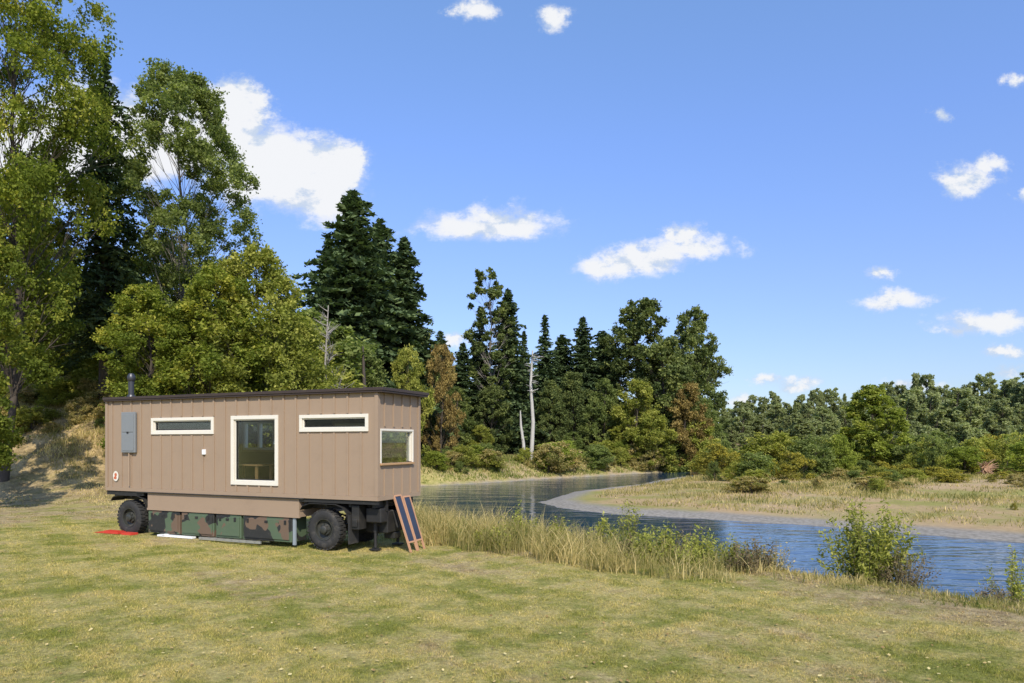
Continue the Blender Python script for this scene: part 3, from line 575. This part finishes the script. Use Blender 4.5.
def window(nm,a,b,c,d,y=0,fw=.085,parent=T):
    e=MB(); e.box(a-fw,b+fw,-.042,-.003,d,d+fw); e.box(a-fw,b+fw,-.042,-.003,c-fw,c); e.box(a-fw,a,-.040,-.003,c,d); e.box(b,b+fw,-.040,-.003,c,d)
    e.box(a,b,-.002,.10,d-.03,d-.001); e.box(a,b,-.002,.10,c+.001,c+.03); e.box(a+.001,a+.03,-.002,.10,c+.031,d-.031); e.box(b-.03,b-.001,-.002,.10,c+.031,d-.031)
    fr=e.build(nm,TRIM,parent,bevel=.004)
    p=MB(); p.box(a+.03,b-.03,.05,.056,c+.03,d-.03); p.build('pane',GLASS,fr)
    dk=MB(); q=.028; 
    dk.box(a+.031,b-.031,.035,.07,d-.031-q,d-.031); dk.box(a+.031,b-.031,.035,.07,c+.031,c+.031+q); dk.box(a+.031,a+.031+q,.036,.069,c+.06,d-.06); dk.box(b-.031-q,b-.031,.036,.069,c+.06,d-.06)
    dk.build('sash',BLK,fr); return fr
window('window',*opsF[0]); window('door_window',*opsF[1],fw=.10); window('window',*opsF[2])
e=MB(); fw=.05; a,b2,c2,d2=ew
e.box(Lh+.004,Lh+.040,a-fw,b2+fw,d2,d2+fw); e.box(Lh+.004,Lh+.038,a-fw,a,c2,d2); e.box(Lh+.004,Lh+.038,b2,b2+fw,c2,d2)
e.box(Lh-.09,Lh+.003,a,b2,d2-.025,d2-.001); e.box(Lh-.09,Lh+.003,a+.001,a+.025,c2+.02,d2-.026); e.box(Lh-.09,Lh+.003,b2-.025,b2-.001,c2+.02,d2-.026)
fr=e.build('end_window',TRIM,T,bevel=.004)
p=MB(); p.box(Lh-.06,Lh-.054,a+.026,b2-.026,c2+.01,d2-.026); p.build('pane',GLASS,fr)
p=MB(); p.box(Lh-.09,Lh+.07,a-fw,b2+fw,c2-.05,c2-.001); p.build('sill',WOOD,fr,bevel=.005)
for (a,b_,c,d) in (BW,BW2):
    e=MB(); 
    for q in ((a,b_,c,c+.06),(a,b_,d-.06,d),(a,a+.06,c+.061,d-.061),(b_-.06,b_,c+.061,d-.061),((a+b_)/2-.03,(a+b_)/2+.03,c+.061,d-.061)): e.box(q[0],q[1],W-.11,W+.03,q[2],q[3])
    fr=e.build('back_window',TRIM,T); p=MB(); p.box(a+.06,b_-.06,W-.06,W-.054,c+.06,d-.06); p.build('pane',GLASS,fr)
e=MB(); e.box(.74,1.31,-.10,-.033,2.42,3.60); pn=e.build('electrical_panel',GREY,T,bevel=.01)
e=MB(); e.box(.79,1.26,-.112,-.101,3.02,3.54); e.box(.79,1.26,-.112,-.101,2.47,2.97); e.build('panel_door',GREY,pn,bevel=.006)
e=MB(); e.box(1.0,1.06,-.13,-.113,2.98,3.03); e.build('latch',BLK,pn)
e=MB(); e.tube([(1.02,-.06,2.42),(1.02,-.06,1.6),(1.02,-.06,1.45)],[.02,.02,.02],8); e.build('conduit',TAN,pn,True)
e=MB(); e.box(3.90,4.0,-.06,-.001,2.38,2.52); e.build('outlet_cover',WHT,T,bevel=.008)
def disc(mb,cx,y,cz,r,n=24,mi=0,r2=None):
    b=len(mb.v); 
    for k in range(n): mb.v.append((cx+r*math.cos(6.2832*k/n),y,cz+(r2 or r)*math.sin(6.2832*k/n)))
    mb.f.append(tuple(b+k for k in range(n))); mb.m.append(mi)
SRED=pbr('sticker_red',(.5,.13,.06),.5,.1); e=MB(); disc(e,.42,-.034,1.72,.12,28,0,.15); disc(e,.42,-.036,1.76,.06,6,1); disc(e,.40,-.036,1.67,.075,5,1,.05); e.build('round_sticker',[TRIM,SRED],T)
e=MB(); e.tube([(.45,.45,Z1+.1),(.45,.45,4.66)],[.08,.08],20); e.tube([(.45,.45,Z1+.12),(.45,.45,Z1+.22)],[.14,.10],20); sp=e.build('stove_pipe',STEEL,T,True)
e=MB(); e.tube([(.45,.45,4.56),(.45,.45,4.59),(.45,.45,4.72),(.45,.45,4.80)],[.085,.11,.11,.06],20); e.build('pipe_cap',STEEL,sp,True)
mb=MB(); mb.box(1.72,7.22,.0,.06,.79,Z0-.13); mb.box(1.72,7.22,W-.06,W,.79,Z0-.13)
mb.box(1.72,1.78,.061,W-.061,.79,Z0-.13); mb.box(7.16,7.22,.061,W-.061,.79,Z0-.13)
mb.box(1.70,7.24,-.012,.03,.77,.83)
mb.build('lower_skirt',TAN,T)
mb=MB(); mb.box(1.3,7.4,-.06,.02,Z0-.128,Z0-.101); mb.box(.0,1.55,.0,.08,Z0-.22,Z0-.102); mb.box(7.23,Lh,.0,.08,Z0-.2,Z0-.102)
mb.build('steel_ledge',BLK,T)
for (a,b_) in ((1.72,2.96),(3.04,4.26),(4.34,5.24),(5.32,6.96)):
    e=MB(); e.box(a,b_,.02,.60,.12,.755); bn=e.build('storage_bin',CAMO,T,bevel=.015)
    e=MB(); e.box(a+.05,b_-.05,-.008,.019,.18,.70); dr=e.build('bin_door',CAMO,bn,bevel=.01)
    e=MB(); e.box((a+b_)/2-.05,(a+b_)/2+.05,-.024,-.009,.60,.66); e.build('latch',BLK,bn)
    e=MB(); e.box(a+.15,a+.22,-.022,-.009,.58,.69); e.build('hinge',BLK,bn)
    e=MB(); e.box(b_-.22,b_-.15,-.022,-.009,.58,.69); e.build('hinge',BLK,bn)
mb=MB(); mb.box(6.99,7.08,.03,.07,.06,.76); mb.build('reflector_board',pbr('pale_board',(.25,.28,.30),.4,.1),T)
mb=MB()
for y in (.45,1.4): mb.box(.05,Lh-.05,y,y+.09,1.0,Z0-.105)
for s_ in (.2,.86,1.6,4.0,7.3,7.95,8.7,9.4): mb.box(s_,s_+.08,.1,W-.1,1.10,Z0-.108)
mb.build('chassis_frame',BLK,T)
mb=MB(); mb.box(8.85,9.5,.62,1.34,.42,.98); mb.box(9.1,9.55,.25,.55,.72,1.08); mb.build('under_tank',BLK,T,bevel=.03)
mb=MB(); mb.box(8.6,9.5,1.5,1.8,.5,1.05); mb.box(9.2,9.52,.9,1.2,.25,.41); mb.build('equipment_box',BLK,T,bevel=.02)
def wheel(cx,side):
    WR=.515; cz=WR-.015; e=empty('wheel',(0,0,0)); e.parent=T
    y0,y1=(.05,.36) if side==0 else (W-.36,W-.05)
    f=1 if side==0 else -1; yo=y0 if side==0 else y1; yi=y1 if side==0 else y0
    prof=[(.27,yo+f*.03),(.33,yo+f*.0),(.42,yo-f*.005),(.475,yo+f*.02),(.50,yo+f*.05),(.50,yi-f*.05),(.475,yi-f*.02),(.40,yi),(.30,yi-f*.02),(.27,yi-f*.05)]
    mb=MB(); mb.lathe_y(cx,cz,prof,48)
    for k in range(30):
        t=6.2832*k/30; 
        for sgn in (0,1):
            ya,yb=((yo+f*.02),(yo+f*.15)) if sgn else ((yi-f*.15),(yi-f*.02)); tt=t+(.1 if sgn else 0); ca,sa=math.cos(tt),math.sin(tt); hw=.032; b=len(mb.v)
            for rr in (.485,.52):
                for (h_,y_) in ((-hw,ya),(hw,ya),(hw,yb),(-hw,yb)): mb.v.append((cx+rr*ca-h_*sa,y_,cz+rr*sa+h_*ca))
            for q in ((4,5,6,7),(0,1,5,4),(1,2,6,5),(2,3,7,6),(3,0,4,7)): mb.f.append(tuple(b+i for i in q)); mb.m.append(0)
    mb.build('tyre',RUB,e,True)
    mb=MB(); mb.lathe_y(cx,cz,[(.28,yo+f*.03),(.275,yo+f*.01),(.255,yo+f*.015),(.25,yo+f*.09),(.17,yo+f*.11),(.15,yo+f*.06),(.105,yo+f*.05),(.10,yo-f*.01),(.07,yo-f*.03),(.001,yo-f*.03)],36)
    mb.lathe_y(cx,cz,[(.28,yi-f*.04),(.2,yi-f*.04),(.15,yi-f*.02),(.001,yi-f*.02)],24)
    for k in range(8):
        t=6.2832*k/8; mb.tube([(cx+.135*math.cos(t),yo+f*.07,cz+.135*math.sin(t)),(cx+.135*math.cos(t),yo+f*.03,cz+.135*math.sin(t))],[.016,.016],6)
    mb.build('rim',RIM,e,True)
for cx in (.86,7.95):
    wheel(cx,0); wheel(cx,1)
    mb=MB(); mb.box(cx-.06,cx+.06,.3,W-.3,.44,.56); mb.build('axle',BLK,T,bevel=.02)
    for y in (.5,1.36):
        mb=MB(); 
        for k in range(4):
            L=.55-.1*k; mb.tube([(cx-L,y+.04,.78+.0-k*.02),(cx-L*.5,y+.04,.68-k*.03),(cx,y+.04,.64-k*.03),(cx+L*.5,y+.04,.68-k*.03),(cx+L,y+.04,.78-k*.02)],[.02]*5,6)
        mb.build('leaf_spring',BLK,T)
for cx in (.86,7.95):
    mb=MB(); pr=[(-.70,.98),(-.62,1.08),(-.4,1.15),(.4,1.15),(.62,1.08),(.74,.93),(.78,.7)]
    for i in range(len(pr)-1):
        (a,za),(b_,zb_)=pr[i],pr[i+1]; b=len(mb.v)
        for yv in (.0,.45):
            mb.v+=[(cx+a,yv,za),(cx+b_,yv,zb_),(cx+b_,yv,zb_+.02),(cx+a,yv,za+.02)]
        for q in ((0,1,2,3),(7,6,5,4),(3,2,6,7),(0,4,5,1),(0,3,7,4),(1,5,6,2)): mb.f.append(tuple(b+i_ for i_ in q)); mb.m.append(0)
    mb.build('fender',BLK,T)
mb=MB(); mb.box(8.74,8.77,.02,.42,.18,.9); mb.build('mudflap',RUB,T)
mb=MB(); mb.box(8.80,9.02,.08,.4,.55,1.15); mb.box(8.84,8.98,.04,.079,.62,.8); mb.build('battery_box',BLK,T,bevel=.01)
for y in (.42,1.45):
    mb=MB(); mb.tube([(9.2,y+.1,1.2),(9.2,y+.1,.45)],[.06,.06],12); mb.tube([(9.2,y+.1,.45),(9.2,y+.1,.06)],[.04,.04],12); mb.box(9.08,9.32,y,y+.2,.0,.04); mb.build('landing_leg',BLK,T,True)
mb=MB(); mb.tube([(8.8,.3,1.05),(9.5,.9,.95),(8.8,1.6,1.05)],[.045]*3,8); mb.tube([(9.5,.9,.95),(9.62,.92,.55)],[.05,.05],8); mb.tube([(8.6,.2,.9),(9.3,.6,.62)],[.025,.025],6); mb.build('drawbar',BLK,T,True)
def wthing(name,s,t,label,cat,rz=0,z=0):
    x,y=tl2w(s,t); return tag(empty(name,(x,y,hz(x,y)+z),RZ+rz),label,cat)
PANEL=pbr('navy_panel',(.030,.038,.060),.35,.2,5)
WED=pbr('orange_wood',(.46,.25,.14),.6,.15,6)
def leaning(s,t,label,wd,L,rz,ang):
    e=wthing('framed_board',s,t,label,'board',rz)
    c,sn=math.cos(R(ang)),math.sin(R(ang)); fq=.04
    def slab(mb,y0,y1,l0,l1,d0,d1):
        b=len(mb.v)
        for (l,d) in ((l0,d0),(l1,d0),(l1,d1),(l0,d1)):
            for y in (y0,y1): mb.v.append((-l*c+d*sn,y,l*sn+d*c))
        for q in ((0,1,3,2),(2,3,5,4),(4,5,7,6),(6,7,1,0),(0,2,4,6),(1,7,5,3)): mb.f.append(tuple(b+i for i in q)); mb.m.append(0)
    mb=MB(); slab(mb,fq,wd-fq,.28,L-fq,0,.022); mb.build('dark_sheet',PANEL,e)
    mb=MB(); slab(mb,0,fq-.001,0,L,-.012,.034); slab(mb,wd-fq+.001,wd,0,L,-.012,.034); slab(mb,fq,wd-fq,L-fq+.001,L,-.012,.034); slab(mb,fq,wd-fq,.24,.279,-.012,.034); mb.build('wooden_frame',WED,e)
leaning(Lh+.52,.66,'dark sheet in orange wooden frame leaning on the trailer end, nearer the camera',.34,1.50,0,70)
leaning(Lh+.50,1.04,'dark sheet in orange wooden frame leaning on the trailer end, farther from the camera',.34,1.44,0,71)
e=wthing('levelling_ramp',.86,.0,'red plastic levelling ramp on the grass at the left wheel','ramp')
mb=MB(); mb.v+=[(-1.15,-.22,.01),(-.1,-.22,.01),(-.1,-.22,.07),(-.75,-.22,.07),(-1.15,.04,.01),(-.1,.04,.01),(-.1,.04,.07),(-.75,.04,.07)]
for q in ((0,1,2,3),(7,6,5,4),(3,2,6,7),(0,3,7,4),(1,5,6,2),(0,4,5,1)): mb.f.append(q); mb.m.append(0)
mb.box(.0,.42,-.2,.03,.0,.06); mb.build('ramp_body',RED,e); mb=MB()
for i in range(6): mb.box(-.72+i*.1,-.68+i*.1,-.2,.03,.071,.085)
mb.build('tread_ridges',RED,e)
e=wthing('aluminium_ladder',3.85,-.10,'aluminium ladder lying on the grass under the camouflage bins','ladder')
mb=MB(); mb.box(0,2.2,-.02,.02,.03,.10); mb.box(0,2.2,.30,.34,.03,.10); mb.build('rails',ALU,e); mb=MB()
for i in range(8): mb.tube([(.12+i*.27,-.02,.065),(.12+i*.27,.32,.065)],[.018,.018],8)
mb.build('rungs',ALU,e)
e=wthing('white_plank',2.2,-.02,'white plank lying on the grass under the left bins','plank'); mb=MB(); mb.box(0,1.35,-.06,.08,.02,.07); mb.box(.2,.3,-.08,.1,.071,.09); mb.build('plank_body',WHT,e)
x,y=tl2w(4.4,1.2); e=tag(empty('dining_table',(x,y,Z0+.06),RZ),'wooden table seen through the large doorway window','table')
mb=MB(); mb.box(-.6,.6,-.35,.35,.60,.64); mb.build('tabletop',WOOD,e,bevel=.005)
for a in (-.52,.52):
    for b_ in (-.28,.28): mb=MB(); mb.box(a-.03,a+.03,b_-.03,b_+.03,0,.599); mb.build('leg',WOOD,e)
x,y=tl2w(5.85,.75); e=tag(empty('pendant_lamp',(x,y,Z0),RZ),'small pendant lamp hanging inside the large doorway window','lamp')
mb=MB(); mb.tube([(0,0,2.50),(0,0,1.45)],[.006,.006],6); mb.build('cord',BLK,e); mb=MB(); mb.tube([(0,0,1.50),(0,0,1.45),(0,0,1.28)],[.03,.07,.13],20,0,False); mb.build('lamp_shade',WHT,e,True)
